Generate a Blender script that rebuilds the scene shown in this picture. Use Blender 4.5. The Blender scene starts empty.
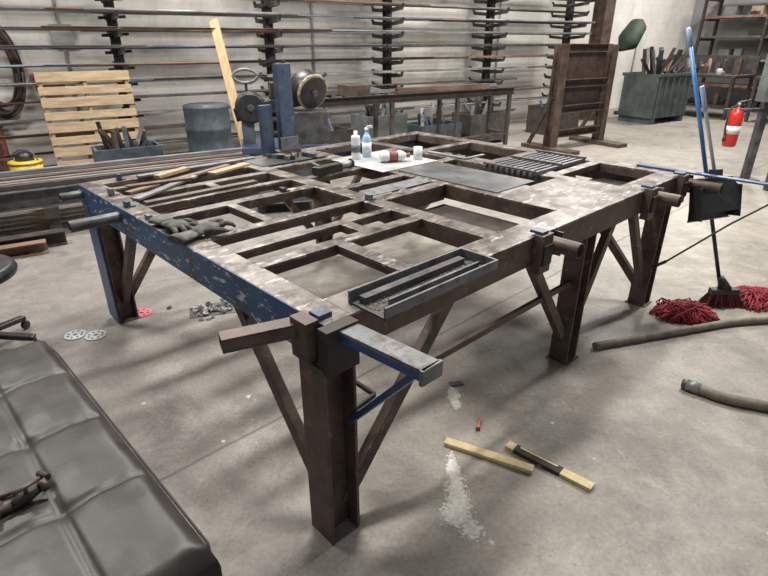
import bpy, bmesh, math, random
from mathutils import Vector, Matrix
random.seed(7)
V=Vector
sc=bpy.context.scene
sc.view_settings.view_transform='Standard'
sc.view_settings.exposure=.32

# ---------------------------------------------------------------- materials
MATS={}
def mat(name,c1,c2=None,c3=None,scale=8,rough=.5,metal=0.,bump=.15,stretch=(1,1,1),thr=(.38,.62),thr3=(.58,.66),s3=None,st3=None,c4=None,s4=3,thr4=(.55,.68),brick=False):
    if name in MATS: return MATS[name]
    m=bpy.data.materials.new(name); m.use_nodes=True
    nt=m.node_tree; N=nt.nodes; L=nt.links
    b=N['Principled BSDF']
    b.inputs['Metallic'].default_value=metal
    tc=N.new('ShaderNodeTexCoord'); mp=N.new('ShaderNodeMapping'); mp.inputs['Scale'].default_value=stretch
    L.new(tc.outputs['Object'],mp.inputs['Vector'])
    n=N.new('ShaderNodeTexNoise'); n.inputs['Scale'].default_value=scale; n.inputs['Detail'].default_value=8; n.inputs['Roughness'].default_value=.65
    L.new(mp.outputs[0],n.inputs['Vector'])
    r=N.new('ShaderNodeValToRGB'); r.color_ramp.elements[0].position=thr[0]; r.color_ramp.elements[1].position=thr[1]
    c2=c2 or tuple(min(1,x*1.35) for x in c1)
    r.color_ramp.elements[0].color=(*c1,1); r.color_ramp.elements[1].color=(*c2,1)
    L.new(n.outputs['Fac'],r.inputs[0])
    out=r.outputs[0]
    def over(out,c,s,th,st,loc):
        mp3=N.new('ShaderNodeMapping'); mp3.inputs['Scale'].default_value=st; mp3.inputs['Location'].default_value=loc
        L.new(tc.outputs['Object'],mp3.inputs['Vector'])
        n3=N.new('ShaderNodeTexNoise'); n3.inputs['Scale'].default_value=s; n3.inputs['Detail'].default_value=9; n3.inputs['Roughness'].default_value=.7
        L.new(mp3.outputs[0],n3.inputs['Vector'])
        r3=N.new('ShaderNodeValToRGB'); r3.color_ramp.elements[0].position=th[0]; r3.color_ramp.elements[1].position=th[1]
        L.new(n3.outputs['Fac'],r3.inputs[0])
        mx=N.new('ShaderNodeMix'); mx.data_type='RGBA'; mx.inputs['B'].default_value=(*c,1)
        L.new(r3.outputs[0],mx.inputs['Factor']); L.new(out,mx.inputs['A']); return mx.outputs['Result']
    if c4: out=over(out,c4,s4,thr4,(1,1,1),(9,2,5))
    if c3: out=over(out,c3,s3 or scale*3,thr3,st3 or stretch,(3,7,1))
    bh=n.outputs['Fac']
    if brick:
        mb=N.new('ShaderNodeMapping'); mb.inputs['Rotation'].default_value=(math.radians(90),0,0); L.new(tc.outputs['Object'],mb.inputs['Vector'])
        bt=N.new('ShaderNodeTexBrick'); bt.inputs['Scale'].default_value=1; bt.inputs['Brick Width'].default_value=.4; bt.inputs['Row Height'].default_value=.2; bt.inputs['Mortar Size'].default_value=.006; bt.inputs['Mortar Smooth'].default_value=.5
        L.new(mb.outputs[0],bt.inputs['Vector'])
        mx=N.new('ShaderNodeMix'); mx.data_type='RGBA'; mx.inputs['B'].default_value=(.40,.38,.35,1)
        ms=N.new('ShaderNodeMath'); ms.operation='MULTIPLY'; ms.inputs[1].default_value=.28; L.new(bt.outputs['Fac'],ms.inputs[0])
        L.new(ms.outputs[0],mx.inputs['Factor']); L.new(out,mx.inputs['A']); out=mx.outputs['Result']
    L.new(out,b.inputs['Base Color'])
    mr=N.new('ShaderNodeMapRange'); mr.inputs['To Min'].default_value=max(.05,rough-.12); mr.inputs['To Max'].default_value=min(1,rough+.15)
    L.new(n.outputs['Fac'],mr.inputs['Value']); L.new(mr.outputs[0],b.inputs['Roughness'])
    if bump:
        bp=N.new('ShaderNodeBump'); bp.inputs['Strength'].default_value=bump; bp.inputs['Distance'].default_value=.01
        L.new(bh,bp.inputs['Height']); L.new(bp.outputs[0],b.inputs['Normal'])
    MATS[name]=m; return m

mat('rust_top_lit',(.095,.078,.069),(.215,.19,.17),(.40,.385,.365),scale=12,rough=.38,metal=.35,thr3=(.555,.64),s3=12,st3=(1,2.4,1),c4=(.048,.031,.024),s4=6,thr4=(.50,.60))  # worn rust, base colour lightened for the sky reflection on the top
mat('rust_side',(.055,.036,.030),(.12,.084,.068),(.25,.215,.185),scale=7,rough=.5,metal=.2,thr3=(.59,.70),s3=16,c4=(.15,.08,.045),s4=8,thr4=(.56,.68))
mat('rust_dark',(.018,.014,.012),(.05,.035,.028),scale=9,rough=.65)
mat('blue_scuff',(.016,.055,.14),(.035,.105,.24),(.50,.53,.56),scale=5,rough=.42,thr3=(.575,.615),s3=7,st3=(6,2.2,6),c4=(.065,.05,.045),s4=5,thr4=(.58,.66))
mat('blue_paint',(.022,.055,.15),(.04,.10,.22),(.28,.30,.33),scale=8,rough=.4,thr3=(.60,.68),s3=14,c4=(.07,.055,.05),s4=9,thr4=(.6,.7))
mat('post_blue',(.03,.045,.085),(.06,.08,.135),(.2,.2,.21),scale=8,rough=.4,thr3=(.60,.7),s3=12)
mat('steel',(.17,.175,.18),(.30,.305,.31),(.12,.09,.07),scale=10,rough=.45,metal=.35,thr3=(.56,.7))
mat('steel_used',(.11,.12,.13),(.21,.215,.22),(.08,.055,.04),scale=8,rough=.5,metal=.3,thr3=(.53,.66),s3=16)
mat('steel_dark',(.05,.052,.055),(.12,.12,.12),(.10,.06,.04),scale=10,rough=.45,metal=.4)
mat('plate_grey',(.075,.08,.085),(.15,.155,.16),(.04,.04,.04),scale=4,rough=.36,metal=.3)
mat('sheet_light',(.34,.35,.36),(.50,.51,.52),scale=5,rough=.4,metal=.3)
mat('rack_dark',(.030,.028,.028),(.075,.062,.055),(.12,.08,.05),scale=8,rough=.65,thr3=(.6,.75))
mat('stock_rust',(.10,.06,.04),(.22,.14,.095),scale=9,rough=.65,stretch=(.3,1,1))
mat('stock_grey',(.12,.12,.125),(.26,.26,.265),scale=9,rough=.5,metal=.3,stretch=(.3,1,1))
mat('stock_blue',(.06,.08,.12),(.12,.15,.20),(.3,.3,.3),scale=9,rough=.5,stretch=(.3,1,1))
mat('wood',(.46,.31,.16),(.62,.45,.27),(.35,.22,.1),scale=5,rough=.7,stretch=(8,8,1),thr3=(.62,.8))
mat('wood_old',(.28,.20,.12),(.42,.32,.20),(.17,.125,.08),scale=4,rough=.8,stretch=(1,8,8),thr3=(.55,.7))
mat('wood_light',(.52,.41,.22),(.64,.52,.30),(.35,.27,.16),scale=10,rough=.7,stretch=(3,3,3),thr3=(.62,.7))
mat('burnt',(.012,.011,.01),(.05,.042,.03),(.3,.22,.1),scale=20,rough=.8,thr3=(.62,.66),s3=30)
mat('black_plastic',(.012,.012,.013),(.03,.03,.032),scale=20,rough=.4)
mat('rubber',(.02,.02,.02),(.05,.045,.04),scale=30,rough=.7)
mat('glove',(.035,.033,.032),(.12,.115,.11),scale=25,rough=.9,bump=.6)
mat('glove_cuff',(.08,.07,.065),(.16,.15,.14),scale=40,rough=.9)
mat('hose_brown',(.11,.09,.07),(.22,.185,.145),scale=15,rough=.65)
mat('hose_red',(.10,.03,.025),(.18,.06,.05),scale=15,rough=.6)
mat('red_fiber',(.22,.02,.03),(.45,.06,.08),scale=30,rough=.8)
mat('red_paint',(.42,.02,.015),(.55,.03,.02),scale=10,rough=.3)
mat('dull_red',(.18,.045,.035),(.28,.075,.055),scale=10,rough=.5)
mat('white_plastic',(.58,.60,.62),(.7,.7,.7),scale=10,rough=.35)
mat('light_blue',(.22,.38,.58),(.34,.48,.66),scale=10,rough=.4)
mat('pole_blue',(.05,.16,.40),(.08,.22,.50),scale=10,rough=.3)
mat('yellow',(.50,.36,.04),(.64,.46,.08),(.15,.1,.04),scale=10,rough=.4,thr3=(.55,.7))
mat('yellow_dirty',(.26,.22,.12),(.38,.33,.20),(.06,.05,.04),scale=10,rough=.5,thr3=(.5,.6))
mat('copper',(.30,.10,.05),(.42,.16,.09),scale=30,rough=.4,metal=.6)
mat('pink',(.60,.10,.14),(.72,.18,.22),scale=20,rough=.6)
mat('grit',(.52,.50,.46),(.68,.66,.62),scale=60,rough=.95)
mat('grit_dark',(.14,.12,.08),(.30,.26,.19),scale=90,rough=.95)
mat('bin_grey',(.09,.10,.10),(.15,.16,.155),(.09,.08,.07),scale=4,rough=.6)
mat('bin_green',(.04,.052,.05),(.08,.095,.09),(.09,.08,.07),scale=4,rough=.6)
mat('green_tarp',(.015,.032,.022),(.04,.06,.04),scale=6,rough=.7)
mat('cardboard',(.22,.16,.10),(.30,.22,.15),scale=6,rough=.85)
mat('machine_green',(.04,.055,.065),(.08,.10,.12),scale=6,rough=.5)
mat('panel_grey',(.32,.33,.33),(.44,.44,.43),scale=5,rough=.5)
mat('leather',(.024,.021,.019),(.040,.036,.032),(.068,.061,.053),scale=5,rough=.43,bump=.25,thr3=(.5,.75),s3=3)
mat('leather_side_shaded',(.008,.008,.008),(.016,.015,.015),scale=9,rough=.55,bump=.2)  # same leather as the seat, shade on the sides put into the colour
mat('wall_paint',(.64,.615,.57),(.74,.715,.67),(.46,.435,.39),scale=1.3,rough=.8,bump=.1,thr3=(.5,.8),s3=2.2,st3=(1,1,.35),brick=True)
mat('wall_far',(.24,.24,.24),(.33,.33,.325),scale=1.0,rough=.8)
mat('ceiling_metal',(.30,.30,.31),(.38,.38,.38),scale=1,rough=.6)

def lampmat():
    m=bpy.data.materials.new('lamp_tube'); m.use_nodes=True
    b=m.node_tree.nodes['Principled BSDF']; b.inputs['Emission Color'].default_value=(1,.98,.94,1); b.inputs['Emission Strength'].default_value=6
    MATS['lamp_tube']=m
lampmat()

def floor_mat():
    m=bpy.data.materials.new('concrete'); m.use_nodes=True
    nt=m.node_tree;N=nt.nodes;L=nt.links;b=N['Principled BSDF']
    tc=N.new('ShaderNodeTexCoord')
    def noise(s,d=8,r=.6,st=(1,1,1),rot=0,dist=0,loc=(0,0,0)):
        mp=N.new('ShaderNodeMapping'); mp.inputs['Scale'].default_value=st; mp.inputs['Rotation'].default_value=(0,0,rot); mp.inputs['Location'].default_value=loc
        L.new(tc.outputs['Object'],mp.inputs['Vector'])
        n=N.new('ShaderNodeTexNoise'); n.inputs['Scale'].default_value=s;n.inputs['Detail'].default_value=d;n.inputs['Roughness'].default_value=r;n.inputs['Distortion'].default_value=dist
        L.new(mp.outputs[0],n.inputs['Vector']); return n.outputs['Fac']
    def ramp(f,p0,p1,c0=(0,0,0),c1=(1,1,1)):
        r=N.new('ShaderNodeValToRGB'); r.color_ramp.elements[0].position=p0;r.color_ramp.elements[1].position=p1
        r.color_ramp.elements[0].color=(*c0,1);r.color_ramp.elements[1].color=(*c1,1); L.new(f,r.inputs[0]); return r.outputs[0]
    def mix(f,a,bb,mode='MIX'):
        x=N.new('ShaderNodeMix');x.data_type='RGBA';x.blend_type=mode
        if isinstance(f,float): x.inputs['Factor'].default_value=f
        else: L.new(f,x.inputs['Factor'])
        for v,k in ((a,'A'),(bb,'B')):
            if isinstance(v,tuple): x.inputs[k].default_value=(*v,1)
            else: L.new(v,x.inputs[k])
        return x.outputs['Result']
    n1=noise(.9); n2=noise(6,10,.7); n3=noise(60,4,.7); n4=noise(1.7,10,.78,dist=.8); n5=noise(11,8,.8); n6=noise(3.5,9,.8,st=(3,.7,1),rot=.6)
    c=ramp(n1,.35,.65,(.205,.185,.16),(.31,.285,.25))
    c=mix(ramp(n2,.45,.75),c,(.37,.34,.295))
    c=mix(ramp(n4,.50,.66,(0,0,0),(.75,.75,.75)),c,(.13,.118,.105))
    c=mix(ramp(n5,.58,.68,(0,0,0),(.6,.6,.6)),c,(.11,.095,.08))
    c=mix(ramp(n6,.60,.66,(0,0,0),(.4,.4,.4)),c,(.42,.395,.35))
    sp=ramp(n3,.25,.75,(.72,.72,.72),(1.18,1.18,1.18)); c=mix(1.0,c,sp,'MULTIPLY')
    for sc_,t0,t1 in((14,.03,.055),(5,.012,.03)):
        v=N.new('ShaderNodeTexVoronoi'); v.inputs['Scale'].default_value=sc_; L.new(tc.outputs['Object'],v.inputs['Vector'])
        c=mix(ramp(v.outputs['Distance'],t0,t1,(.8,.8,.8),(0,0,0)),c,(.055,.048,.042))
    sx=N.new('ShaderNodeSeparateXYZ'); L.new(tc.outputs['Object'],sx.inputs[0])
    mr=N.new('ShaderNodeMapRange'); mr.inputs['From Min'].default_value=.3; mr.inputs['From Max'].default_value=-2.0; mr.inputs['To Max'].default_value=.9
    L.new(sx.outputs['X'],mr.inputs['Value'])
    c=mix(mr.outputs[0],c,mix(1.0,c,(.70,.70,.76),'MULTIPLY'))  # darker, cooler floor to the left: weaker light there put into the colour
    mp=N.new('ShaderNodeMapping'); mp.inputs['Rotation'].default_value=(0,0,-math.radians(43.5)); L.new(tc.outputs['Object'],mp.inputs['Vector'])
    s2=N.new('ShaderNodeSeparateXYZ'); L.new(mp.outputs[0],s2.inputs[0])
    ad=N.new('ShaderNodeMath');ad.operation='ADD';L.new(s2.outputs['Y'],ad.inputs[0]);
    ns=N.new('ShaderNodeMath');ns.operation='MULTIPLY';L.new(noise(3,5,.7),ns.inputs[0]);ns.inputs[1].default_value=.03;L.new(ns.outputs[0],ad.inputs[1])
    pp=N.new('ShaderNodeMath');pp.operation='SUBTRACT';L.new(ad.outputs[0],pp.inputs[0]);pp.inputs[1].default_value=1.795
    md=N.new('ShaderNodeMath');md.operation='PINGPONG';L.new(pp.outputs[0],md.inputs[0]);md.inputs[1].default_value=2.0
    c=mix(ramp(md.outputs[0],.002,.012,(.8,.8,.8),(0,0,0)),c,(.06,.055,.05))
    L.new(c,b.inputs['Base Color'])
    rr=N.new('ShaderNodeMapRange');rr.inputs['To Min'].default_value=.30;rr.inputs['To Max'].default_value=.72;L.new(n4,rr.inputs['Value']);L.new(rr.outputs[0],b.inputs['Roughness'])
    bp=N.new('ShaderNodeBump');bp.inputs['Strength'].default_value=.25;bp.inputs['Distance'].default_value=.004;L.new(n2,bp.inputs['Height']);L.new(bp.outputs[0],b.inputs['Normal'])
    MATS['concrete']=m
floor_mat()

# ---------------------------------------------------------------- builder
class B:
    def __init__(s): s.bm=bmesh.new(); s.m=[]
    def mi(s,n):
        if n not in s.m: s.m.append(n)
        return s.m.index(n)
    def obb(s,o,ax,ay,az,m,top=None):
        mi=s.mi(m); o=V(o)
        vs=[s.bm.verts.new(o+ax*i+ay*j+az*k) for i in(-1,1) for j in(-1,1) for k in(-1,1)]
        fs=[(0,1,3,2),(4,6,7,5),(0,4,5,1),(2,3,7,6),(0,2,6,4),(1,5,7,3)]
        for n,f in enumerate(fs):
            fc=s.bm.faces.new([vs[i] for i in f]); fc.material_index=mi
            if top and n==5: fc.material_index=s.mi(top)
    def box(s,x0,x1,y0,y1,z0,z1,m,top=None):
        s.obb(((x0+x1)/2,(y0+y1)/2,(z0+z1)/2),V((abs(x1-x0)/2,0,0)),V((0,abs(y1-y0)/2,0)),V((0,0,abs(z1-z0)/2)),m,top)
    def frame(s,p1,p2,up):
        d=(V(p2)-V(p1)); L=d.length; z=d.normalized(); x=V(up).cross(z)
        if x.length<1e-3: x=V((1,0,0)).cross(z)
        x.normalize(); y=z.cross(x); return L,x,y,z
    def beam(s,p1,p2,w,h,m,up=(0,0,1)):
        L,x,y,z=s.frame(p1,p2,up); s.obb((V(p1)+V(p2))/2,x*w/2,y*h/2,z*L/2,m)
    def hbeam(s,p1,p2,w,h,t,m,up=(0,0,1)):
        L,x,y,z=s.frame(p1,p2,up); c=(V(p1)+V(p2))/2
        for k in(-1,1): s.obb(c+y*k*(h/2-t/2),x*w/2,y*t/2,z*L/2,m)
        s.obb(c,x*t/2,y*(h/2-t),z*L/2,m)
    def chan(s,p1,p2,w,h,t,m,up=(0,0,1),side=1):
        L,x,y,z=s.frame(p1,p2,up); c=(V(p1)+V(p2))/2
        for k in(-1,1): s.obb(c+y*k*(h/2-t/2),x*w/2,y*t/2,z*L/2,m)
        s.obb(c+x*side*(w/2-t/2),x*t/2,y*(h/2-t),z*L/2,m)
    def angle(s,p1,p2,w,h,t,m,up=(0,0,1),sx=1,sy=1):
        L,x,y,z=s.frame(p1,p2,up); c=(V(p1)+V(p2))/2
        s.obb(c+y*sy*(h/2-t/2),x*w/2,y*t/2,z*L/2,m)
        s.obb(c+x*sx*(w/2-t/2)-y*sy*t/2,x*t/2,y*(h/2-t/2),z*L/2,m)
    def sqtube(s,p1,p2,w,h,t,m,up=(0,0,1)):
        L,x,y,z=s.frame(p1,p2,up); c=(V(p1)+V(p2))/2
        for k in(-1,1):
            s.obb(c+y*k*(h/2-t/2),x*w/2,y*t/2,z*L/2,m)
            s.obb(c+x*k*(w/2-t/2),x*t/2,y*(h/2-t),z*L/2,m)
    def sweep(s,pts,rad,m,seg=12,caps=True,flat=1.0):
        pts=[V(p) for p in pts]; n=len(pts)
        if not isinstance(rad,(list,tuple)): rad=[rad]*n
        mi=s.mi(m); rings=[]; px=None
        for i,p in enumerate(pts):
            t=(pts[min(i+1,n-1)]-pts[max(i-1,0)])
            if t.length<1e-7:t=V((0,0,1))
            t.normalize()
            if px is None:
                ref=V((0,0,1)) if abs(t.z)<.9 else V((1,0,0))
                px=ref.cross(t).normalized()
            else:
                px=(px-t*px.dot(t)).normalized()
            py=t.cross(px)
            rings.append([s.bm.verts.new(p+(px*math.cos(2*math.pi*k/seg)+py*math.sin(2*math.pi*k/seg)*flat)*rad[i]) for k in range(seg)])
        for a,b in zip(rings,rings[1:]):
            for k in range(seg):
                f=s.bm.faces.new((a[k],a[(k+1)%seg],b[(k+1)%seg],b[k])); f.smooth=True; f.material_index=mi
        if caps:
            for r in(rings[0],rings[-1]):
                f=s.bm.faces.new(r); f.material_index=mi
    def cyl(s,p1,p2,r,m,r2=None,seg=20): s.sweep([p1,p2],[r,r if r2 is None else r2],m,seg)
    def lathe(s,c,prof,m,seg=24,axis=(0,0,1)):
        a=V(axis).normalized(); s.sweep([V(c)+a*(z) for r,z in prof],[max(r,1e-4) for r,z in prof],m,seg)
    def tube(s,p1,p2,ro,ri,m,seg=20):
        L,x,y,z=s.frame(p1,p2,(0,0,1)); mi=s.mi(m); R=[]
        for p,r in((p1,ro),(p2,ro),(p2,ri),(p1,ri)):
            R.append([s.bm.verts.new(V(p)+(x*math.cos(2*math.pi*k/seg)+y*math.sin(2*math.pi*k/seg))*r) for k in range(seg)])
        for i in range(4):
            a,b=R[i],R[(i+1)%4]
            for k in range(seg):
                f=s.bm.faces.new((a[k],a[(k+1)%seg],b[(k+1)%seg],b[k])); f.material_index=mi; f.smooth=(i in(0,2))
    def done(s,name,loc=(0,0,0),rz=0,bevel=0.,parent=None):
        bmesh.ops.recalc_face_normals(s.bm,faces=s.bm.faces)
        me=bpy.data.meshes.new(name); s.bm.to_mesh(me); s.bm.free()
        for n in s.m: me.materials.append(MATS[n])
        o=bpy.data.objects.new(name,me); sc.collection.objects.link(o)
        o.location=loc; o.rotation_euler=(0,0,rz)
        if bevel:
            md=o.modifiers.new('bev','BEVEL'); md.width=bevel; md.segments=2; md.limit_method='ANGLE'; md.angle_limit=math.radians(50)
        if parent: o.parent=parent
        return o
def spline(pts,n=10):
    pts=[V(p) for p in pts]; out=[]
    P=[pts[0]*2-pts[1]]+pts+[pts[-1]*2-pts[-2]]
    for i in range(1,len(P)-2):
        for k in range(n):
            t=k/n; a,b,c,d=P[i-1],P[i],P[i+1],P[i+2]
            out.append(.5*((2*b)+(c-a)*t+(2*a-5*b+4*c-d)*t*t+(3*b-a-3*c+d)*t**3))
    out.append(pts[-1]); return out

# ---------------------------------------------------------------- room
WL=(-3.47,7.56,0); WR=math.radians(33)
def wl(x,y,z=0): return V((x*math.cos(WR)-y*math.sin(WR)+WL[0],x*math.sin(WR)+y*math.cos(WR)+WL[1],z))
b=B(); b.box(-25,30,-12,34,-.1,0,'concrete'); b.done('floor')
b=B()
b.box(-9,14.8,.7,.95,0,5,'wall_paint'); b.done('wall_back',WL,WR)
b=B(); b.box(14.5,14.75,-16,.7,0,5,'wall_far'); b.done('wall_right',WL,WR)
b=B(); b.box(-9.2,-9,-10,.95,0,5,'wall_paint'); b.done('wall_left',WL,WR)
b=B(); b.box(-9.2,14.8,-12,.95,5,5.1,'ceiling_metal'); b.done('ceiling',WL,WR)
b=B()
for x in(-.55,3.15,7.4): b.cyl((x,.67,0.02),(x,.67,4.9),.02,'panel_grey',seg=10)
b.box(-.68,-.42,.6,.7,1.55,1.8,'panel_grey')
b.cyl((-8.5,.66,3.2),(14.0,.66,3.2),.02,'panel_grey',seg=10)
b.done('trim_1',WL,WR)

# ---------------------------------------------------------------- work table
TL=(-.169,1.335,0); TR=math.radians(43.5)
U,W,H=2.82,2.30,.86
b=B()
b.box(0,.10,0,W,H-.012,H,'rust_top_lit'); b.box(-.004,.008,0,W,H-.14,H-.001,'blue_scuff'); b.box(.008,.08,0,W,H-.14,H-.13,'rust_dark')
b.box(.092,.1,.02,W-.02,H-.04,H-.012,'rust_side')
b.box(.10,U,0,.14,H-.012,H,'rust_top_lit'); b.box(.008,U,.0,.01,H-.13,H-.012,'rust_side'); b.box(.01,U,.01,.08,H-.13,H-.12,'rust_dark'); b.box(.1,U-.1,.132,.14,H-.045,H-.012,'rust_side')
b.box(U-.11,U,.14,W,H-.012,H,'rust_top_lit'); b.box(U-.01,U,.01,W,H-.135,H-.012,'rust_side'); b.box(U-.11,U-.10,.14,W-.12,H-.06,H-.012,'rust_side')
b.box(.10,U-.11,W-.11,W,H-.012,H,'rust_top_lit'); b.box(.008,U-.01,W-.01,W,H-.135,H-.012,'blue_paint'); b.box(.1,U-.11,W-.11,W-.10,H-.05,H-.012,'rust_side')
def ub(u0,u1,v0,v1,d=.038,m='rust_top_lit'):
    b.box(u0,u1,v0,v1,H-.012,H-.001,m)
    if u1-u0>v1-v0:
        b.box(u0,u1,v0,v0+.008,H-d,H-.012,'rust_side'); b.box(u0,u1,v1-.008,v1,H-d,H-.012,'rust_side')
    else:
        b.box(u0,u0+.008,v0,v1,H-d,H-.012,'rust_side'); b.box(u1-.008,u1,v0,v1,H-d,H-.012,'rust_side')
ub(.44,.505,.14,.495)
ub(.10,.94,.495,.56,.045); ub(.10,.94,.69,.74); ub(.10,.94,.905,.965,.045); ub(.10,.94,1.31,1.38,.045); ub(.10,.94,1.545,1.59); ub(.10,.94,1.79,1.85); ub(.10,.94,2.03,2.07)
ub(.94,1.04,.14,W-.11,.08)
ub(1.04,1.51,.84,.92,.09); ub(1.04,1.51,1.155,1.215); ub(1.04,1.51,1.49,1.55); ub(1.04,1.51,1.86,1.92)
ub(1.51,1.60,.14,W-.11,.08)
ub(1.60,2.11,.14,.49,.09); ub(1.60,2.11,1.26,1.33); ub(1.60,2.11,1.79,1.86)
ub(2.11,2.2,.14,W-.11,.08)
ub(2.2,2.71,.51,.58); ub(2.2,2.71,1.0,1.07); ub(2.2,2.71,1.6,1.67)
ub(.62,.68,.56,.69); ub(.52,.57,1.59,1.79); ub(.40,.45,.965,1.31)
b.box(1.03,1.52,.13,.85,H-.125,H-.118,'rust_dark'); b.box(2.18,2.72,.13,.52,H-.105,H-.099,'rust_dark')  # dark plates added under two openings to make the holes look shaded
b.box(1.56,1.93,.52,1.27,H-.001,H+.006,'plate_grey')
b.box(1.46,1.97,1.30,1.82,H-.001,H+.004,'sheet_light')
b.box(1.0,1.5,1.95,2.2,H-.001,H+.004,'plate_grey')
b.box(1.05,1.5,.94,1.06,H-.003,H+.002,'steel_used')
for (u,v) in((.94,.495),(.94,.56),(.94,.905),(.94,.965),(1.04,.84),(1.51,.84),(.44,.14),(.505,.14),(.44,.495),(.505,.495),(.1,.495),(.1,.56),(.1,.905),(.1,1.31),(1.51,.49),(2.11,.49),(2.2,.51),(1.04,.14),(1.51,.14)):
    b.lathe((u,v,H-.003),[(.009,0),(.007,.005),(.002,.007)],'steel_used',8)
def leg(u,v,dirs,m='rust_side',sz=.125,hz=H-.135,foot=True,b0=.13):
    b.hbeam((u,v,0),(u,v,hz),sz,sz,.012,m,up=(1,0,0))
    if foot: b.box(u-.065,u+.065,v-.065,v+.065,0,.008,m)
    for du,dv in dirs:
        b.beam((u+du*.04,v+dv*.04,b0),(u+du*.62,v+dv*.62,hz+.02),.05,.04,m,up=(dv,du,0))
leg(.03,.04,[(1.05,0.06),(0,.88)],sz=.125,foot=False,b0=.10)
leg(1.66,.06,[(-.8,0),(.55,0)],sz=.105); leg(2.66,.06,[(-.7,0),(0,1)],sz=.105)
leg(.07,2.21,[(0,-.8),(.8,0)],sz=.11); leg(1.66,2.21,[(-.8,0),(.8,0)],sz=.1); leg(2.7,2.21,[(-.8,0),(0,-1)],sz=.1)
b.box(-.004,.004,2.13,2.29,.02,H-.14,'blue_paint')
b.beam((.42,.06,.47),(1.66,.06,.47),.02,.03,'rust_side')
b.beam((.3,.12,.40),(.3,2.15,.40),.012,.02,'rust_dark')
b.beam((.14,.1,.40),(.3,.12,.40),.012,.02,'rust_dark')
b.sqtube((.10,.05,H-.03),(-.245,.165,H-.03),.055,.045,.006,'rust_side')
b.box(-.055,-.006,.02,.10,H-.12,H+.012,'rust_side')
b.box(-.03,.09,-.045,-.0,H-.15,H+.0,'rust_dark')
b.box(.0,.05,.03,.08,H,H+.016,'post_blue')
b.beam((.045,.02,H-.014),(.075,-.345,H-.014),.07,.012,'steel_used'); b.beam((.014,.02,H-.032),(.044,-.345,H-.032),.008,.026,'blue_paint'); b.beam((.076,.02,H-.032),(.106,-.345,H-.032),.008,.026,'blue_paint')
b.box(.035,.115,-.348,-.335,H-.055,H-.008,'steel_used')
b.beam((.06,-.30,H-.05),(.09,.01,.46),.024,.02,'blue_paint')
for uu,vl in((1.22,-.15),(2.32,-.15),(2.78,-.22)):
    b.tube((uu,.10,H-.055),(uu,vl,H-.055),.034,.028,'rust_side')
    b.box(uu-.13,uu-.045,-.045,-.001,H-.16,H+.012,'rust_side'); b.box(uu-.115,uu-.065,-.03,.03,H+.012,H+.024,'post_blue')
    b.box(uu-.12,uu-.055,-.055,-.045,H-.12,H-.03,'rust_dark'); b.box(uu+.04,uu+.05,-.04,0,H-.12,H-.01,'rust_side')
b.tube((.06,1.65,H-.05),(-.235,1.645,H-.05),.028,.023,'steel_dark')
b.tube((.06,2.24,H-.05),(-.12,2.24,H-.05),.024,.02,'steel_dark')
b.box(2.785,2.83,-.48,.30,H+.001,H+.012,'blue_paint')
for i,(u,v) in enumerate(((.03,1.35),(.03,1.62),(.05,1.9),(.75,1.34),(.98,.9),(.2,2.22))):
    m='post_blue' if i%2 else 'steel_used'
    b.box(u-.012,u+.012,v-.02,v+.02,H,H+.022+.008*(i%3),m); b.box(u-.012,u+.035,v-.02,v+.02,H,H+.007,m)
b.box(1.33,1.44,2.2,2.26,H-.1,1.46,'post_blue'); b.box(1.20,1.29,2.24,2.28,H-.1,1.20,'post_blue'); b.box(1.28,1.48,2.19,2.27,H,H+.03,'rust_side'); b.box(1.31,1.46,2.19,2.2,H+.03,H+.12,'steel_used')
table=b.done('steel_welding_table',TL,TR,bevel=.0022)

# tray
b=B()
u0,u1,v0,v1=.14,.69,-.105,.065;z=H
b.box(u0,u1,v0,v1,z+.001,z+.007,'steel_dark')
b.box(u0,u1,v0,v0+.008,z+.007,z+.042,'steel_used'); b.box(u0,u1,v1-.008,v1,z+.007,z+.042,'steel_used'); b.box(u1-.008,u1,v0+.008,v1-.008,z+.007,z+.042,'steel_used')
b.box(u0+.06,u1-.05,v0+.045,v0+.053,z+.007,z+.035,'steel_used')
b.box(u0+.02,u1-.05,v1-.06,v1-.03,z+.007,z+.03,'steel_dark')
for i in range(420):
    r=random.uniform(.0015,.004); p=V((random.uniform(u0+.01,u1-.02),random.gauss(v0+.085,.018),z+.007))
    b.sweep([p,p+V((0,0,r))],[r*1.3,r*.6],'grit_dark',5)
b.done('steel_tray',TL,TR,bevel=.001)

b=B()
for i in range(9):
    v=.60+i*.042; b.box(2.02,2.68,v,v+.02,H+.001,H+.022,'plate_grey')
for u in(2.03,2.34,2.65): b.box(u,u+.02,.59,.97,H+.022,H+.034,'steel_dark')
b.done('steel_grating',TL,TR,bevel=.001)

b=B()
for i,(p,q,m) in enumerate([((.12,1.86,H+.008),(.85,2.12,H+.008),'stock_rust'),((.1,1.70,H+.008),(.55,1.98,H+.008),'stock_grey'),((.11,1.6,H+.008),(.75,1.62,H+.008),'rust_side'),((.15,1.95,H+.02),(.5,1.90,H+.02),'rust_side'),((.3,2.2,H+.008),(1.1,2.22,H+.008),'steel_used')]):
    b.beam(p,q,.045,.012,m)
b.done('flat_bar_offcuts',TL,TR,bevel=.001)
b=B(); b.beam((.62,1.90,H+.025),(.92,2.0,H+.025),.06,.015,'wood_old'); b.beam((.35,2.04,H+.025),(.58,2.14,H+.025),.045,.02,'wood_old'); b.done('wood_block',TL,TR,bevel=.002)
b=B(); b.beam((2.15,1.2,H+.006),(2.15,1.55,H+.006),.04,.008,'steel'); b.beam((2.15,1.2,H+.006),(2.35,1.2,H+.006),.03,.007,'steel'); b.done('steel_square',TL,TR)
b=B()
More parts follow.
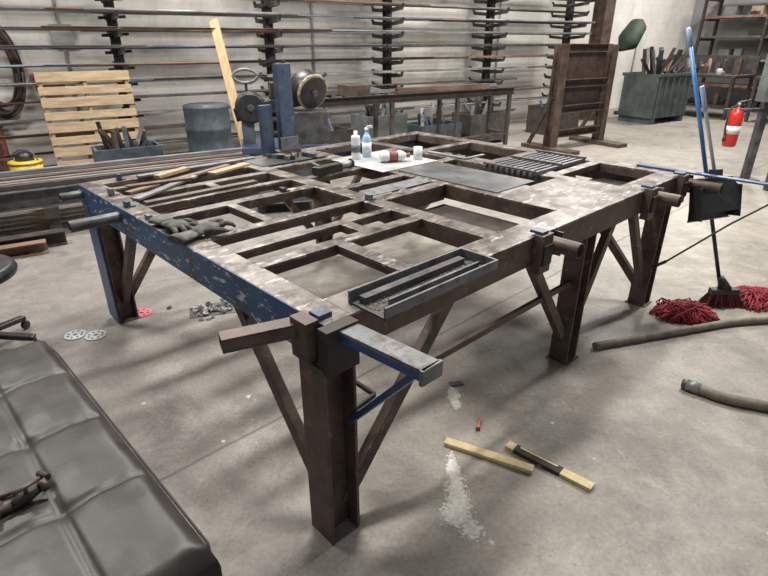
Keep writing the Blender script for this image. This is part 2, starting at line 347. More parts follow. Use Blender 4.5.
for i in range(7):
    u=random.uniform(1.2,1.42);v=random.uniform(1.98,2.14);a=random.uniform(0,3); l=random.uniform(.03,.07)
    b.beam((u-l*math.cos(a),v-l*math.sin(a),H+.019),(u+l*math.cos(a),v+l*math.sin(a),H+.019),random.uniform(.015,.04),.028,random.choice(['steel_dark','rust_dark','steel_used','black_plastic']))
b.done('clamp_parts',TL,TR,.002)

def glove(loc,rz,mir=1):
    b=B(); z=.022
    b.sweep([(0,-.035,z-.002),(0,-.01,z),(0,.03,z+.006),(0,.07,z+.003),(0,.095,z-.002)],[.034,.040,.046,.046,.036],'glove',16,flat=.38)
    b.sweep([(0,-.12,z-.004),(0,-.10,z),(0,-.07,z-.002),(0,-.035,z)],[.05,.047,.042,.035],'glove_cuff',16,flat=.36)
    for i,(x,l) in enumerate(((-.034,.062),(-.012,.078),(.011,.072),(.033,.052))):
        x*=mir; cz=.010 if i%2 else .022
        b.sweep([(x,.075,z),(x*1.25,.085+l*.35,z+cz*.6),(x*1.55,.085+l*.75,z+cz*.2),(x*1.6,.085+l,z-.012)],[.0112,.011,.0102,.006],'glove',10)
    b.sweep([(-.028*mir,.0,z),(-.058*mir,.03,z+.005),(-.075*mir,.06,z),(-.078*mir,.085,z-.010)],[.014,.0135,.012,.006],'glove',10)
    p=Matrix.Rotation(TR,4,'Z')@V(loc)+V(TL)
    return b.done('work_glove',p,TR+rz)
glove((.05,1.14,H+.0005),math.radians(185)); glove((.09,.965,H+.001),math.radians(-75),-1)

def tpos(u,v,z=H): return Matrix.Rotation(TR,4,'Z')@V((u,v,z))+V(TL)
b=B(); b.lathe((0,0,0),[(.030,0),(.031,.01),(.031,.14),(.027,.155),(.012,.16),(.012,.185)],'white_plastic'); b.lathe((0,0,.045),[(.0315,0),(.0315,.05)],'stock_blue'); b.done('spray_can',tpos(1.60,1.72,H+.005))
b=B(); b.lathe((0,0,0),[(.030,0),(.032,.01),(.032,.12),(.02,.15),(.012,.155),(.012,.175)],'light_blue'); b.lathe((0,0,.03),[(.0325,0),(.0325,.07)],'white_plastic'); b.lathe((0,0,.175),[(.014,0),(.014,.02)],'white_plastic'); b.beam((0,0,.198),(.04,0,.205),.018,.018,'white_plastic'); b.done('spray_bottle',tpos(1.70,1.72,H+.005))
b=B(); b.lathe((0,0,.036),[(.02,-.1),(.034,-.09),(.035,.05),(.02,.08),(.012,.085)],'white_plastic',axis=(1,.3,0)); b.lathe((0,0,.036),[(.0355,-.04),(.0355,.02)],'dull_red',axis=(1,.3,0)); b.lathe((0,0,.036),[(.015,.085),(.015,.11)],'dull_red',axis=(1,.3,0)); b.done('squeeze_bottle',tpos(1.72,1.47,H+.006))
b=B(); b.tube((0,0,0),(0,0,.08),.03,.027,'white_plastic'); b.lathe((0,0,0),[(.028,0),(.028,.004)],'white_plastic'); b.done('plastic_cup',tpos(1.90,1.42,H+.006))
b=B(); b.box(-.1,.1,-.03,.03,0,.05,'black_plastic'); b.cyl((.1,0,.03),(.2,0,.03),.018,'steel'); b.cyl((.2,0,.03),(.21,0,.03),.03,'steel_dark'); b.cyl((-.02,.03,.03),(-.02,.12,.04),.014,'black_plastic'); b.done('angle_grinder',tpos(1.2,1.52,H+.001),TR+.1,.004)

# ---------------------------------------------------------------- futon sofa
b=B()
SL,SD=1.52,1.0; top=.42; NX,NY=80,110
mi=b.mi('leather'); ms=b.mi('leather_side_shaded')
def hz(x,y):
    r=.055; d=min(x,SD-x,y,SL-y); z=top
    if d<r: z-= r-math.sqrt(max(0,r*r-(r-d)**2))
    sx=abs(x%.25-.125); sx=.125-sx
    sy=abs((y-.02)%.38-.19); sy=.19-sy
    s1=math.exp(-(sx/.009)**2); s2=math.exp(-(sy/.009)**2)
    if d>.03:
        z-=.010*max(s1,s2); z-=.012*math.exp(-(sx*sx+sy*sy)/.0010)
        z+=.009*min(1,sx/.09)*min(1,sy/.12)
    z+=.002*math.sin(x*31+y*9)*math.sin(y*23-x*7)+.0015*math.sin(x*70+y*40)*math.exp(-sy/.04)
    return z
g=[[b.bm.verts.new((-SD*i/NX,SL*j/NY,hz(SD*i/NX,SL*j/NY))) for j in range(NY+1)] for i in range(NX+1)]
for i in range(NX):
    for j in range(NY):
        f=b.bm.faces.new((g[i][j],g[i+1][j],g[i+1][j+1],g[i][j+1])); f.smooth=True; f.material_index=mi
edge=[g[i][0] for i in range(NX)]+[g[NX][j] for j in range(NY)]+[g[i][NY] for i in range(NX,0,-1)]+[g[0][j] for j in range(NY,0,-1)]
low=[]
for z,ins in((.34,-.004),(.25,-.002),(.225,.02)):
    ring=[]
    for v in edge:
        cx,cy=-SD/2,SL/2
        ring.append(b.bm.verts.new((cx+(v.co.x-cx)*(1-ins/(SD/2)),cy+(v.co.y-cy)*(1-ins/(SL/2)),z)))
    low.append(ring)
prev=edge
for ring in low:
    for k in range(len(ring)):
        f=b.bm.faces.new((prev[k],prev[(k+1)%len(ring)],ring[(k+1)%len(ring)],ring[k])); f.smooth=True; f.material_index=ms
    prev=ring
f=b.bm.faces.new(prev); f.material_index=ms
for zz in(.372,.245):
    b.sweep([(-.005,.03,zz),(.004,.06,zz)]+[(.004,y*.05,zz) for y in range(2,29)]+[(-.004,SL-.03,zz)],.004,'leather_side_shaded',6)
b.box(-SD+.04,-.04,.05,SL-.05,.16,.225,'black_plastic')
for x in(-.1,-SD+.1):
    for y in(.12,SL-.12): b.cyl((x,y,0),(x,y,.17),.022,'steel_dark',r2=.028)
b.done('futon_sofa',(-.437,.96,0),math.radians(44.5))

b=B()
b.sweep([(0,0,.018),(.03,.02,.022),(.06,.035,.03)],[.014,.018,.012],'rust_dark',12); b.cyl((.03,.02,.03),(.035,.01,.06),.006,'rust_side'); b.cyl((.01,-.01,.061),(.06,.03,.061),.005,'rust_side'); b.cyl((.06,.035,.03),(.078,.046,.034),.018,'rust_side')
b.cyl((-.07,-.03,.016),(.0,0,.016),.012,'rust_dark'); b.cyl((-.03,-.05,.016),(-.04,.02,.016),.009,'rust_side')
b.sweep([(-.07,.04,.012),(-.01,.06,.014),(.05,.10,.016)],[.006,.006,.006],'rust_side',8); b.cyl((.035,.115,.016),(.065,.085,.02),.010,'rust_dark')
b.done('rusty_pipe_valve',(-1.02,1.07,.424),.3)

b=B()
b.lathe((0,0,.43),[(.20,0),(.25,.015),(.26,.045),(.24,.075),(.15,.085)],'black_plastic',28)
b.cyl((0,0,.09),(0,0,.44),.028,'steel_dark')
for k in range(5):
    a=k*2*math.pi/5+.3; e=(.27*math.cos(a),.27*math.sin(a))
    b.beam((0,0,.11),(e[0],e[1],.075),.045,.03,'black_plastic'); b.cyl((e[0]-.012,e[1],.027),(e[0]+.012,e[1],.027),.027,'rubber'); b.cyl((e[0],e[1],.03),(e[0],e[1],.08),.008,'steel_dark')
b.sweep(spline([(-.2,0,.47),(-.3,0,.6),(-.28,0,.95)],6),.02,'black_plastic',10); b.obb((-.28,0,.85),V((.025,0,0)),V((0,.2,0)),V((0,0,.2)),'black_plastic')
b.done('office_chair',(-2.25,2.58,0),-.2,.006)

# ---------------------------------------------------------------- floor items
b=B(); b.beam((.268,1.82,.011),(.61,1.649,.011),.042,.02,'wood_light'); b.done('wood_stick',(0,0,0),0,.004)
b=B()
p,q=V((.536,1.80,.010)),V((.818,1.553,.010))
b.beam(p,p.lerp(q,.10),.042,.018,'wood_light'); b.beam(p.lerp(q,.10),p.lerp(q,.66),.0422,.0182,'burnt'); b.beam(p.lerp(q,.66),q,.042,.018,'wood_light')
b.beam(p.lerp(q,.15)+V((.008,.01,.0085)),p.lerp(q,.6)+V((.008,.01,.0085)),.010,.002,'wood_light')
b.done('burnt_wood_stick',(0,0,0),0)
b=B(); b.obb((.37,2.26,.004),V((.032,.008,0)),V((-.006,.016,0)),V((0,0,.004)),'plate_grey'); b.done('steel_offcut')
b=B(); b.beam((.425,1.905,.008),(.445,1.975,.008),.014,.014,'copper'); b.beam((.424,1.90,.012),(.426,1.908,.012),.02,.02,'copper'); b.done('copper_fitting',bevel=.002)
def dust(name,pts,n,seed):
    rnd=random.Random(seed); b=B(); mi=b.mi('grit')
    for i in range(n):
        k=rnd.choice(pts); c=V((rnd.gauss(k[0],k[2]),rnd.gauss(k[1],k[3]),0)); r=rnd.uniform(.0012,.0042) if rnd.random()<.88 else rnd.uniform(.006,.015)
        d=abs(c.x-k[0])/k[2]+abs(c.y-k[1])/k[3]; r*=max(.3,1.3-.3*d)
        h=min(r*.3,.002)+rnd.uniform(.0004,.0008)
        m=rnd.randint(5,8); a0=rnd.random()*6
        lo=[];hi=[]
        for q in range(m):
            a=a0+q*2*math.pi/m; rr=r*rnd.uniform(.6,1.25)
            lo.append(b.bm.verts.new(c+V((rr*math.cos(a),rr*math.sin(a),0.0002)))); hi.append(b.bm.verts.new(c+V((rr*.6*math.cos(a),rr*.6*math.sin(a),h))))
        b.bm.faces.new(hi)
        for q in range(m): b.bm.faces.new((lo[q],lo[(q+1)%m],hi[(q+1)%m],hi[q]))
    return b.done(name)
dust('plaster_dust_pile',[(.345,2.17,.018,.035),(.35,2.10,.012,.02)],1300,3)
dust('plaster_dust_pile',[(.285,1.66,.014,.05),(.285,1.55,.022,.045),(.275,1.46,.028,.03),(.315,1.37,.022,.025),(.26,1.42,.03,.02),(.29,1.50,.02,.04)],6000,5)
dust('floor_debris',[(.9,1.6,.8,.6),(.2,2.4,.6,.6),(-.6,2.0,.4,.5),(1.6,1.7,.6,.5)],160,9)
def disc(name,x,y,r,m,rz=0):
    b=B(); b.tube((0,0,0),(0,0,.006),r,r*.2,m,28)
    for k in range(8):
        a=k*math.pi/4; b.cyl((r*.65*math.cos(a),r*.65*math.sin(a),.005),(r*.65*math.cos(a),r*.65*math.sin(a),.0075),r*.11,'rubber',seg=10)
    b.done(name,(x,y,0),rz)
disc('sanding_disc',-1.57,3.04,.065,'pink'); disc('grinding_disc',-1.85,2.76,.06,'sheet_light'); disc('grinding_disc',-1.725,2.755,.06,'sheet_light')
b=B()
for i in range(70):
    x,y=random.gauss(0,.07),random.gauss(0,.05); r=random.uniform(.010,.02); z=random.uniform(.003,.012)
    b.tube((x,y,z),(x+random.uniform(-.003,.003),y,z+.005),r,r*.5,random.choice(['sheet_light','steel','steel_dark']),12)
b.box(-.15,.15,-.09,.09,0,.003,'steel_dark')
b.done('washer_pile',(-1.12,3.1,0),.3)

def hose(name,pts,r,m,fer=True):
    b=B(); s=spline(pts,14); rr=[r*(1+.05*(i%2)) for i in range(len(s))]; b.sweep(s,rr,m,14)
    if fer:
        d=(s[0]-s[1]).normalized(); b.cyl(s[0]-d*.03,s[0]+d*.03,r*1.18,'steel'); b.cyl(s[0]+d*.02,s[0]+d*.05,r*.9,'steel_dark')
    b.done(name)
hose('air_hose',[(1.20,2.60,.022),(1.50,2.69,.022),(1.87,2.80,.022),(2.2,2.89,.022),(2.6,2.91,.022),(3.2,2.8,.022)],.021,'hose_brown',False)
hose('suction_hose',[(1.55,2.20,.027),(1.64,2.12,.027),(1.75,2.07,.027),(1.95,2.02,.027),(2.4,2.05,.027)],.025,'hose_brown')

b=B()
p1=V((1.84,3.56,1.66)); p0=V((2.22,3.20,.16))
b.sweep([p0,p0.lerp(p1,.42)],.012,'black_plastic',12); b.sweep([p0.lerp(p1,.42),p1],.0125,'pole_blue',12); b.lathe(p1,[(.014,-.1),(.015,.0),(.008,.015)],'light_blue',12,axis=(p1-p0))
c=V((2.25,3.17,0))
b.sweep([c+V((0,0,.11)),c+V((-.01,.02,.15)),p0+V((0,0,.03))],[.045,.03,.018],'black_plastic',12)
b.beam(c+V((-.09,0,.10)),c+V((.09,0,.10)),.05,.035,'black_plastic')
for i in range(340):
    x=random.uniform(-1,1); y=random.uniform(-1,1)
    a=c+V((x*.085,y*.02,.09)); e=c+V((x*.135,y*.055-.01,.002))
    b.sweep([a,a.lerp(e,.5),e],[.0022,.0025,.0018],'red_fiber' if random.random()<.35 else 'rubber',4,False)
b.done('broom')
b=B()
X=V((.93,.36,0)).normalized(); Z=V((-.12,.14,.98)).normalized(); Y=Z.cross(X).normalized(); o=V((2.03,3.23,.71))
def poly(pts,m,th=.004):
    mi=b.mi(m); n=len(pts); f=[b.bm.verts.new(p) for p in pts]; k=[b.bm.verts.new(p+Y*th) for p in pts]
    for fc in [f,k[::-1]]+[[f[i],f[(i+1)%n],k[(i+1)%n],k[i]] for i in range(n)]:
        q=b.bm.faces.new(fc); q.material_index=mi
poly([o-X*.175-Z*.13,o+X*.175-Z*.13,o+X*.155+Z*.08,o+X*.12+Z*.13,o-X*.12+Z*.13,o-X*.155+Z*.08],'black_plastic')
poly([o-X*.17-Z*.075-Y*.085,o+X*.17-Z*.075-Y*.085,o+X*.15+Z*.08-Y*.07,o+X*.11+Z*.125-Y*.05,o-X*.11+Z*.125-Y*.05,o-X*.15+Z*.08-Y*.07],'black_plastic')
for s in(-1,1): b.obb(o+X*s*.163-Y*.04-Z*.02,X*.004,Y*.045,Z*.10,'black_plastic')
b.obb(o+Z*.127-Y*.025,X*.12,Y*.03,Z*.004,'black_plastic'); b.obb(o-Z*.13,X*.177,Y*.007,Z*.004,'steel_used'); b.obb(o+Z*.15-Y*.03,X*.03,Y*.025,Z*.03,'black_plastic')
e=o+Z*.66-Y*.03-X*.15
b.sweep([o+Z*.13-Y*.03,e],.010,'sheet_light',10); b.sweep([(o+Z*.13-Y*.03).lerp(e,.75),e],.013,'light_blue',10)
b.done('lobby_dustpan',bevel=.001)
def mop(name,c,n,rad,seed):
    rnd=random.Random(seed); b=B()
    for i in range(n):
        a=rnd.uniform(0,2*math.pi); R=rad*rnd.uniform(.4,1.3); h=rnd.uniform(.02,.075)
        s=V(c)+V((rnd.uniform(-.09,.09),rnd.uniform(-.05,.05),h+.01)); e=V(c)+V((R*math.cos(a)*1.3,R*math.sin(a)*.9,.005))
        m=s.lerp(e,.5)+V((rnd.uniform(-.03,.03),rnd.uniform(-.03,.03),h*.4)); m2=s.lerp(e,.8)+V((rnd.uniform(-.03,.03),rnd.uniform(-.03,.03),.010))
        b.sweep([s,m,m2,e],[.004,.005,.005,.003],'red_fiber',5)
    b.sweep([V(c)+V((-.05,0,.05)),V(c)+V((.05,0,.055))],.02,'black_plastic',10)
    b.done(name)
mop('string_mop',(1.93,3.02,0),500,.13,1); mop('string_mop',(2.53,3.22,0),540,.165,2)
b=B(); b.sweep([(1.75,3.05,.36),(2.05,3.0,.62),(2.6,2.95,1.0)],.006,'rust_dark',8); b.sweep([(1.75,3.05,.36),(1.70,3.1,.30)],.01,'rust_dark',8); b.done('steel_rod')

# ---------------------------------------------------------------- cantilever racks
for i,s0 in enumerate((-3.2,0,2.1,4.2,6.5,8.7)):
    b=B()
    b.hbeam((s0,0,0),(s0,0,3.6),.11,.12,.012,'rack_dark',up=(0,1,0)); b.box(s0-.07,s0+.07,-.5,.5,0,.05,'rack_dark')
    for k in range(16):
        z=.25+.2*k
        for sg in(-1,1):
            b.beam((s0,sg*.05,z),(s0,sg*.44,z+.03),.045,.055,'rack_dark'); b.beam((s0,sg*.43,z+.02),(s0,sg*.47,z+.09),.045,.02,'rack_dark')
        b.beam((s0-.16,-.07,z+.01),(s0+.16,-.07,z+.03),.03,.035,'rack_dark')
    b.done('cantilever_rack',WL,WR)
b=B(); rnd=random.Random(11)
segs=[(-3.2,0),(0,2.1),(2.1,4.2),(4.2,6.5),(6.5,8.7),(-3.2,2.1),(0,4.2),(2.1,6.5),(4.2,8.7)]
for k in range(15):
    z=.25+.2*k+.045
    used=[]
    for t in range(34 if k%3 else 8):
        a,c=rnd.choice(segs); y=-.12-.045*(t%7); x0=a-rnd.uniform(.15,.9); x1=min(c+rnd.uniform(.15,.9),9.05)
        if any(abs(y-yy)<.04 and x0<q1 and x1>q0 for yy,q0,q1 in used): continue
        used.append((y,x0,x1)); zz=z+abs(y)*.075; m=rnd.choice(['stock_rust','stock_grey','stock_grey','rack_dark','rack_dark','stock_blue','stock_rust','steel_dark'])
        ty=rnd.random(); r=rnd.uniform(.010,.020)
        if ty<.45: b.tube((x0,y,zz+r),(x1,y,zz+r),r,r*.8,m,10)
        elif ty<.75: b.angle((x0,y,zz+r),(x1,y,zz+r),r*2,r*2,.005,m)
        else: b.sqtube((x0,y,zz+r),(x1,y,zz+r),r*2,r*2,.004,m)
b.done('steel_bar_stock',WL,WR)

b=B()
for s0 in(-2.6,-1.2,.3,1.2):
    b.box(s0-.06,s0+.06,-2.80,-1.75,.16,.26,'rack_dark'); b.box(s0-.05,s0+.05,-2.75,-2.65,0,.16,'rack_dark'); b.box(s0-.05,s0+.05,-1.9,-1.8,0,.16,'rack_dark')
b.hbeam((-3.3,-2.70,.34),(1.3,-2.70,.34),.12,.16,.01,'steel_dark'); b.hbeam((-3.4,-2.54,.34),(1.4,-2.54,.34),.14,.16,.01,'stock_blue')
b.hbeam((-3.2,-2.37,.34),(1.4,-2.37,.34),.12,.16,.01,'stock_rust'); b.sqtube((-3.3,-2.21,.325),(1.4,-2.21,.325),.12,.13,.006,'stock_grey'); b.chan((-3,-2.06,.32),(1.4,-2.06,.32),.12,.12,.008,'stock_blue'); b.chan((-3.1,-1.9,.33),(1.4,-1.9,.33),.12,.14,.01,'steel_dark')
for y,m,r in((-2.66,'rack_dark',.02),(-2.60,'stock_grey',.022),(-2.5,'stock_rust',.02),(-2.45,'sheet_light',.018),(-2.36,'rack_dark',.02),(-2.3,'stock_rust',.02),(-2.18,'stock_blue',.02),(-2.1,'rack_dark',.02),(-2.0,'stock_grey',.03),(-1.9,'stock_rust',.02)):
    zz=.42 if y<-2.28 else .40
    b.sqtube((-3.0+rnd.uniform(-.3,.3),y,zz+r+.003),(1.0+rnd.uniform(-.6,.4),y+rnd.uniform(-.02,.02),zz+r+.003),r*2,r*2,.004,m)
b.done('steel_beam_stack',WL,WR,.002)
b=B()
b.hbeam((-3.2,-3.05,.06),(-1.15,-3.05,.06),.12,.12,.01,'rust_dark'); b.chan((-3.0,-3.2,.05),(-1.3,-3.22,.05),.1,.1,.008,'stock_rust')
b.done('i_beam_offcut',WL,WR)

b=B()
for k in range(9):
    z=.05+k*.14; b.box(-.5,.5,-.02,0,z,z+(.09 if k%2 else .11),'wood_old')
for x in(-.48,-.02,.44): b.box(x,x+.04,0,.09,.03,1.28,'wood_old')
for z in(.06,.55,1.15): b.box(-.5,.5,.09,.11,z,z+.09,'wood_old')
o=b.done('wooden_pallet',(-3.5,6.66,.0),WR,.003); o.rotation_euler=(math.radians(-6),0,WR)
b=B(); b.beam((-1.93,7.66,0.02),(-2.27,7.90,1.86),.12,.03,'wood',up=(0,1,0)); b.done('wood_plank',bevel=.003)

b=B()
b.tube((0,0,.02),(0,0,.30),.17,.155,'yellow'); b.lathe((0,0,0),[(.155,0),(.165,.03)],'yellow'); b.lathe((0,0,.30),[(.18,0),(.18,.02),(.15,.03)],'yellow')
b.sweep(spline([(-.17,0,.28),(-.12,0,.40),(0,0,.45),(.12,0,.40),(.17,0,.28)],6),.008,'steel_dark',8); b.lathe((0,0,.33),[(.1,0),(.08,.08),(.03,.1)],'black_plastic')
b.done('yellow_bucket',(-4.22,6.28,0))
b=B()
for k in range(12):
    r=.30+.025*(k%4); cx=-1.38+.03*math.sin(k*2.1); cz=1.25+.05*math.cos(k*1.7); y=.60-.022*(k%6)
    b.sweep([(cx+r*.7*math.cos(a),y,cz+r*1.5*math.sin(a)) for a in [q*math.pi/14 for q in range(29)]],.014,'hose_red' if k%3==0 else ('rubber' if k%2 else 'rust_side'),8)
b.cyl((-1.38,.69,1.68),(-1.38,.45,1.70),.02,'steel_dark')
b.done('coiled_hose',WL,WR)
b=B(); b.box(-1.0,-.66,.44,.69,1.0,1.18,'dull_red'); b.box(-1.02,-.64,.42,.69,1.16,1.20,'dull_red'); b.box(-.9,-.8,.41,.44,1.08,1.14,'steel'); b.done('red_wall_toolbox',WL,WR,.005)
b=B(); b.box(-2.1,-1.5,.1,.65,0,.62,'dull_red'); b.box(-2.13,-1.47,.07,.67,.62,.66,'rust_side')
for z in(.1,.3,.48): b.box(-2.06,-1.54,.085,.1,z,z+.13,'rust_side')
b.done('tool_chest',WL,WR,.005)
for k,(x,y,m) in enumerate(((.75,-1.05,'machine_green'),)):
    b=B(); b.lathe((0,0,0),[(.27,0),(.28,.01),(.28,.28),(.29,.30),(.28,.32),(.28,.56),(.29,.58),(.28,.60),(.28,.84),(.285,.86),(.27,.87),(.26,.85)],m,28); b.done('steel_drum',wl(x,y))
for k,(x,y,w,d,h,m) in enumerate(((2.3,-1.15,.8,.5,.45,'rack_dark'),(3.3,-1.15,.7,.5,.6,'bin_grey'),(4.3,-1.2,.8,.5,.4,'machine_green'),(5.3,-1.2,.8,.5,.5,'rack_dark'),(7.3,-1.1,.9,.5,.5,'rack_dark'),(-.3,-1.35,.7,.4,.5,'machine_green'))):
    b=B(); b.box(-w/2,w/2,-d/2,-d/2+.03,.05,h,m); b.box(-w/2,w/2,d/2-.03,d/2,.05,h,m); b.box(-w/2,-w/2+.03,-d/2+.03,d/2-.03,.05,h,m); b.box(w/2-.03,w/2,-d/2+.03,d/2-.03,.05,h,m); b.box(-w/2+.03,w/2-.03,-d/2+.03,d/2-.03,.05,.08,m)
    for xx in(-w/2,w/2-.08): b.box(xx,xx+.08,-d/2,d/2,0,.05,m)
    for i in range(14):
        b.beam((rnd.uniform(-w/2+.1,w/2-.1),rnd.uniform(-d/2+.1,d/2-.1),.1),(rnd.uniform(-w/2+.1,w/2-.1),rnd.uniform(-d/2+.1,d/2-.1),h+rnd.uniform(.05,.3)),rnd.uniform(.02,.06),.04,rnd.choice(['stock_grey','rust_side','black_plastic','stock_blue','rack_dark','steel_dark']))
    b.done('scrap_crate',wl(x,y),WR)

b=B()
b.box(-.35,.35,-.22,.22,.12,.62,'machine_green'); b.box(-.42,.42,-.27,.27,.62,.68,'post_blue')
for x in(-.3,.3):
    for y in(-.18,.18): b.cyl((x,y,0),(x,y,.12),.03,'black_plastic')
b.box(-.3,-.02,-.235,-.22,.2,.5,'bin_grey')
b.beam((-.45,0,.95),(.35,0,1.12),.10,.12,'black_plastic'); b.box(-.40,-.28,-.06,.06,.68,.95,'machine_green'); b.box(.0,.2,-.1,.1,.68,.84,'steel_dark')
ax=(-.45,.85,.3)
b.lathe((.30,-.14,1.15),[(.15,0),(.165,.02),(.165,.17),(.15,.20)],'black_plastic',28,axis=ax); b.lathe((.30,-.145,1.15),[(.155,0),(.170,.008),(.170,.025),(.155,.03)],'yellow_dirty',28,axis=ax); b.lathe((.306,-.158,1.146),[(.02,0),(.148,.006),(.152,.02)],'black_plastic',28,axis=ax); b.lathe((.315,-.18,1.14),[(.03,0),(.03,.03)],'steel_dark',12,axis=ax)
b.lathe((-.30,-.10,1.02),[(.12,0),(.145,.02),(.145,.13)],'black_plastic',28,axis=(0,1,0)); b.lathe((-.3,-.115,1.02),[(.03,0),(.04,.03)],'steel_dark',12,axis=(0,1,0))
b.box(-.1,.12,-.05,.2,1.1,1.24,'black_plastic'); b.beam((.3,0,1.2),(.45,-.05,1.32),.03,.03,'steel_dark'); b.box(.1,.42,-.2,.15,.68,.98,'steel_dark')
b.sweep([(-.32+.11*math.cos(a),-.02,1.30+.06*math.sin(a)) for a in [q*math.pi/8 for q in range(17)]],.014,'steel_used',8); b.cyl((-.32,0,1.1),(-.32,0,1.25),.014,'steel_dark')
b.done('horizontal_band_saw',(-1.0,5.45,0),.25,.004)

b=B()
b.chan((1.65,-2.25,.93),(5.0,-2.25,.93),.05,.10,.008,'rust_dark'); b.chan((1.65,-1.85,.93),(5.0,-1.85,.93),.05,.10,.008,'rust_dark')
for i in range(17): x=1.75+i*.195; b.cyl((x,-2.23,.95),(x,-1.87,.95),.025,'steel_dark',seg=10)
for x in(1.8,2.8,3.9,4.9):
    for y in(-2.25,-1.85): b.sqtube((x,y,0),(x,y,.89),.05,.05,.004,'rack_dark',up=(1,0,0))
    b.box(x-.02,x+.02,-2.25,-1.85,.3,.34,'rack_dark')
b.beam((1.8,-2.25,.32),(4.9,-2.25,.32),.03,.03,'rack_dark')
b.box(2.2,2.5,-2.2,-1.9,.975,1.1,'rust_side'); b.sqtube((3.0,-2.05,1.005),(4.6,-2.1,1.005),.06,.06,.005,'stock_rust'); b.sqtube((2.6,-1.95,.995),(4.9,-1.95,.995),.04,.04,.004,'stock_grey')
b.done('roller_conveyor',WL,WR)

b=B()
x0,x1,y=5.75,6.95,-2.4
b.hbeam((x0,y,0),(x0,y,1.55),.16,.16,.012,'rust_side',up=(0,1,0)); b.hbeam((x1,y,0),(x1,y,1.55),.12,.16,.012,'rust_side',up=(0,1,0))
for z in(.25,.62,1.0,1.5): b.chan((x0+.06,y,z),(x1-.06,y,z),.1,.12,.01,'rust_side')
b.box(x0+.08,x1-.08,y+.03,y+.04,.66,.96,'rust_dark'); b.box(x0+.08,x1-.08,y+.03,y+.04,1.05,1.45,'rust_side')
b.box(x0-.12,x0+.12,y-.5,y+.5,0,.06,'rust_side'); b.box(x1-.12,x1+.12,y-.5,y+.5,0,.06,'rust_side')
b.beam((x0,y+.45,.06),(x0,y+.05,.8),.05,.05,'rust_side'); b.beam((x1,y+.45,.06),(x1,y+.05,.8),.05,.05,'rust_side')
b.done('welded_steel_frame',WL,WR,.002)

b=B(); w,d,h=1.25,.8,.98
m='bin_green'
b.box(0,w,0,.03,.12,h,m); b.box(0,w,d-.03,d,.12,h,m); b.box(0,.03,.03,d-.03,.12,h,m); b.box(w-.03,w,.03,d-.03,.12,h,m); b.box(.03,w-.03,.03,d-.03,.12,.16,m)
for i in range(6): b.box(.06+i*.22,.10+i*.22,-.025,0,.14,h-.05,m)
b.box(-.03,w+.03,-.03,.02,h-.05,h+.01,m); b.box(-.03,w+.03,d-.02,d+.03,h-.05,h+.01,m)
for xx in(.05,w-.15): b.box(xx,xx+.1,0,d,0,.12,m)
for i in range(22): b.beam((random.uniform(.1,w-.1),random.uniform(.1,.7),.2),(random.uniform(.1,w-.1),random.uniform(.1,.7),random.uniform(.95,1.5)),random.uniform(.03,.12),.04,random.choice(['stock_grey','rust_side','black_plastic','machine_green','rack_dark']))
b.done('scrap_bin',wl(9.75,-1.6),WR,.003)
b=B(); b.lathe((10.9,-.15,0),[(.2,0),(.2,.06),(.03,.08)],'rubber'); b.cyl((10.9,-.15,.06),(11.0,-.15,2.0),.02,'steel'); b.sweep([(11.0,-.15,2.02),(10.85,-.17,1.9),(10.55,-.2,1.6),(10.3,-.2,1.42)],[.04,.20,.24,.05],'green_tarp',16); b.done('green_umbrella',WL,WR)
b=B(); b.hbeam((9.4,-.3,0),(9.4,-.3,5),.3,.3,.02,'rust_side',up=(0,1,0)); b.box(9.2,9.6,-.5,-.1,0,.02,'rust_side'); b.done('structural_column',WL,WR)

for (xa,y0) in((11.75,-2.1),(11.9,-4.5),(11.5,-6.9)):
    b=B(); xb=xa+.9
    b.box(xa,xb,y0,y0+2.1,.86,.92,'rack_dark')
    for x in(xa+.05,xb-.05):
        for y in(y0+.05,y0+2.05): b.box(x-.03,x+.03,y-.03,y+.03,0,.86,'rack_dark')
    b.box(xa+.05,xb-.05,y0+.05,y0+2.05,.25,.29,'rack_dark')
    for i in range(44):
        x=random.uniform(xa+.1,xb-.1);y=random.uniform(y0+.1,y0+1.95);w=random.uniform(.04,.16);h=random.uniform(.05,.34); z=.92 if i%3 else .29
        mm=random.choice(['cardboard','bin_grey','rust_side','machine_green','black_plastic','panel_grey','rust_side','rack_dark','steel_dark'])
        if random.random()<.4: b.lathe((x,y,z),[(w/2,0),(w/2,h*.8),(w/4,h)],mm,12)
        else: b.obb((x,y,z+h/2),V((w/2,w*.1,0)),V((-w*.1,w/2,0)),V((0,0,h/2)),mm)
    b.box(xb-.04,xb,y0,y0+2.1,.92,1.3,'rack_dark')
    b.done('workbench',WL,WR,.002)
b=B()
for y in(-.1,-1.6,-3.1,-4.6):
    for x in(13.6,14.3): b.box(x-.03,x+.03,y-.03,y+.03,0,2.8,'rust_dark')
    for z in(.5,1.1,1.6,2.05,2.5): b.box(13.55,14.35,y-.03,y+.03,z,z+.05,'rust_side')
for z in(.55,1.15,1.65,2.10,2.55):
    for i in range(9):
        x=13.62+i*.08; r=random.uniform(.015,.03); b.sqtube((x,-.0-random.uniform(0,.3),z+r),(x,-4.7-random.uniform(-.5,.3),z+r),r*2,r*2,.005,random.choice(['stock_rust','stock_grey','rack_dark','stock_rust']))
    for i in range(5):
        y=random.uniform(-4.4,-.4);w=random.uniform(.1,.3);h=random.uniform(.08,.25); b.box(13.75,13.75+w,y-w/2,y+w/2,z+.06,z+.06+h,random.choice(['bin_grey','rust_side','machine_green','black_plastic','rack_dark','cardboard']))
b.done('bar_storage_rack',WL,WR,.003)

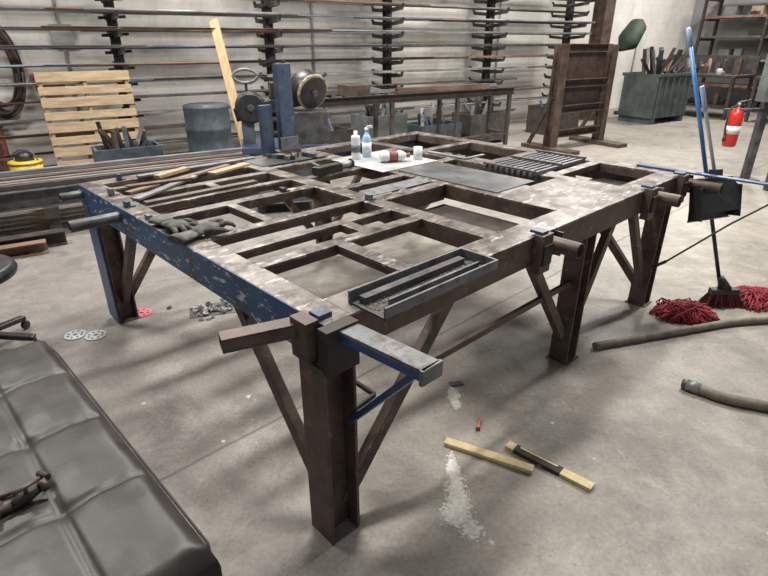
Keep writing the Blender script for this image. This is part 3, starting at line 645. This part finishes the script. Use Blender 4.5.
# electrical post with extinguisher bracket
b=B(); b.sqtube((4.60,6.72,0),(4.60,6.72,2.0),.08,.08,.006,'steel_dark',up=(0,1,0)); b.box(4.48,4.72,6.6,6.84,0,.015,'steel_dark'); b.box(4.42,4.74,6.52,6.675,.95,1.5,'bin_grey'); b.box(4.47,4.65,6.505,6.52,1.05,1.35,'black_plastic'); b.cyl((4.69,6.52,1.2),(4.69,6.49,1.2),.02,'dull_red'); b.beam((4.08,6.66,.85),(4.57,6.69,.85),.04,.03,'steel_dark'); b.done('electrical_disconnect_post',bevel=.003)
b=B(); b.lathe((0,0,0),[(.06,0),(.075,.02),(.077,.36),(.06,.41),(.025,.435),(.025,.45)],'red_paint'); b.lathe((0,0,.15),[(.0775,0),(.0775,.09)],'white_plastic'); b.lathe((0,0,.45),[(.02,0),(.02,.05)],'steel'); b.beam((-.02,0,.50),(.12,0,.53),.02,.012,'black_plastic'); b.beam((-.02,0,.48),(.1,0,.47),.02,.01,'black_plastic')
b.sweep(spline([(-.02,0,.47),(-.1,-.02,.42),(-.105,-.02,.25),(-.085,-.01,.12)],6),.011,'rubber',8); b.sweep([(-.085,-.01,.13),(-.08,-.01,.06)],[.012,.02],'black_plastic',10); b.box(-.03,.03,.07,.135,.30,.39,'steel_dark')
b.done('fire_extinguisher',(4.14,6.50,.45))
b=B(); b.lathe((0,0,0),[(.11,0),(.115,.02),(.115,1.05),(.09,1.15),(.04,1.2),(.035,1.25)],'steel_dark'); b.lathe((0,0,1.25),[(.02,0),(.02,.08)],'copper'); b.tube((0,0,1.2),(0,0,1.36),.05,.045,'black_plastic'); b.done('gas_cylinder',(4.60,6.15,0))

# ceiling lamps
lamps=[(-4,3.6,150),(-.3,3.2,170),(3.6,4.8,215),(-2,6.6,210),(3,8.5,260),(7.5,12,250)]
for i,(x,y,en) in enumerate(lamps):
    b=B(); b.box(-.7,.7,-.12,.12,.03,.09,'panel_grey')
    for yy in(-.06,.06): b.cyl((-.66,yy,.015),(.66,yy,.015),.014,'lamp_tube',seg=10)
    for xx in(-.6,.6): b.cyl((xx,0,.09),(xx,0,.5),.006,'steel_dark',seg=6)
    b.done('ceiling_lamp',(x,y,4.5),WR)
    l=bpy.data.lights.new('tube_light','AREA'); l.shape='RECTANGLE'; l.size=1.4; l.size_y=.35; l.energy=en; l.color=(1,.965,.91)
    o=bpy.data.objects.new('tube_light',l); sc.collection.objects.link(o); o.location=(x,y,4.45); o.rotation_euler=(0,0,WR)

w=bpy.data.worlds.new('World'); sc.world=w; w.use_nodes=True
bg=w.node_tree.nodes['Background']; bg.inputs[0].default_value=(.93,.95,1,1); bg.inputs[1].default_value=.36

cd=bpy.data.cameras.new('cam'); cd.sensor_width=36; cd.lens=530/768*36; cd.clip_start=.05; cd.clip_end=200
co=bpy.data.objects.new('camera',cd); sc.collection.objects.link(co); co.location=(0,0,1.6); co.rotation_euler=(math.radians(65),0,0)
sc.camera=co
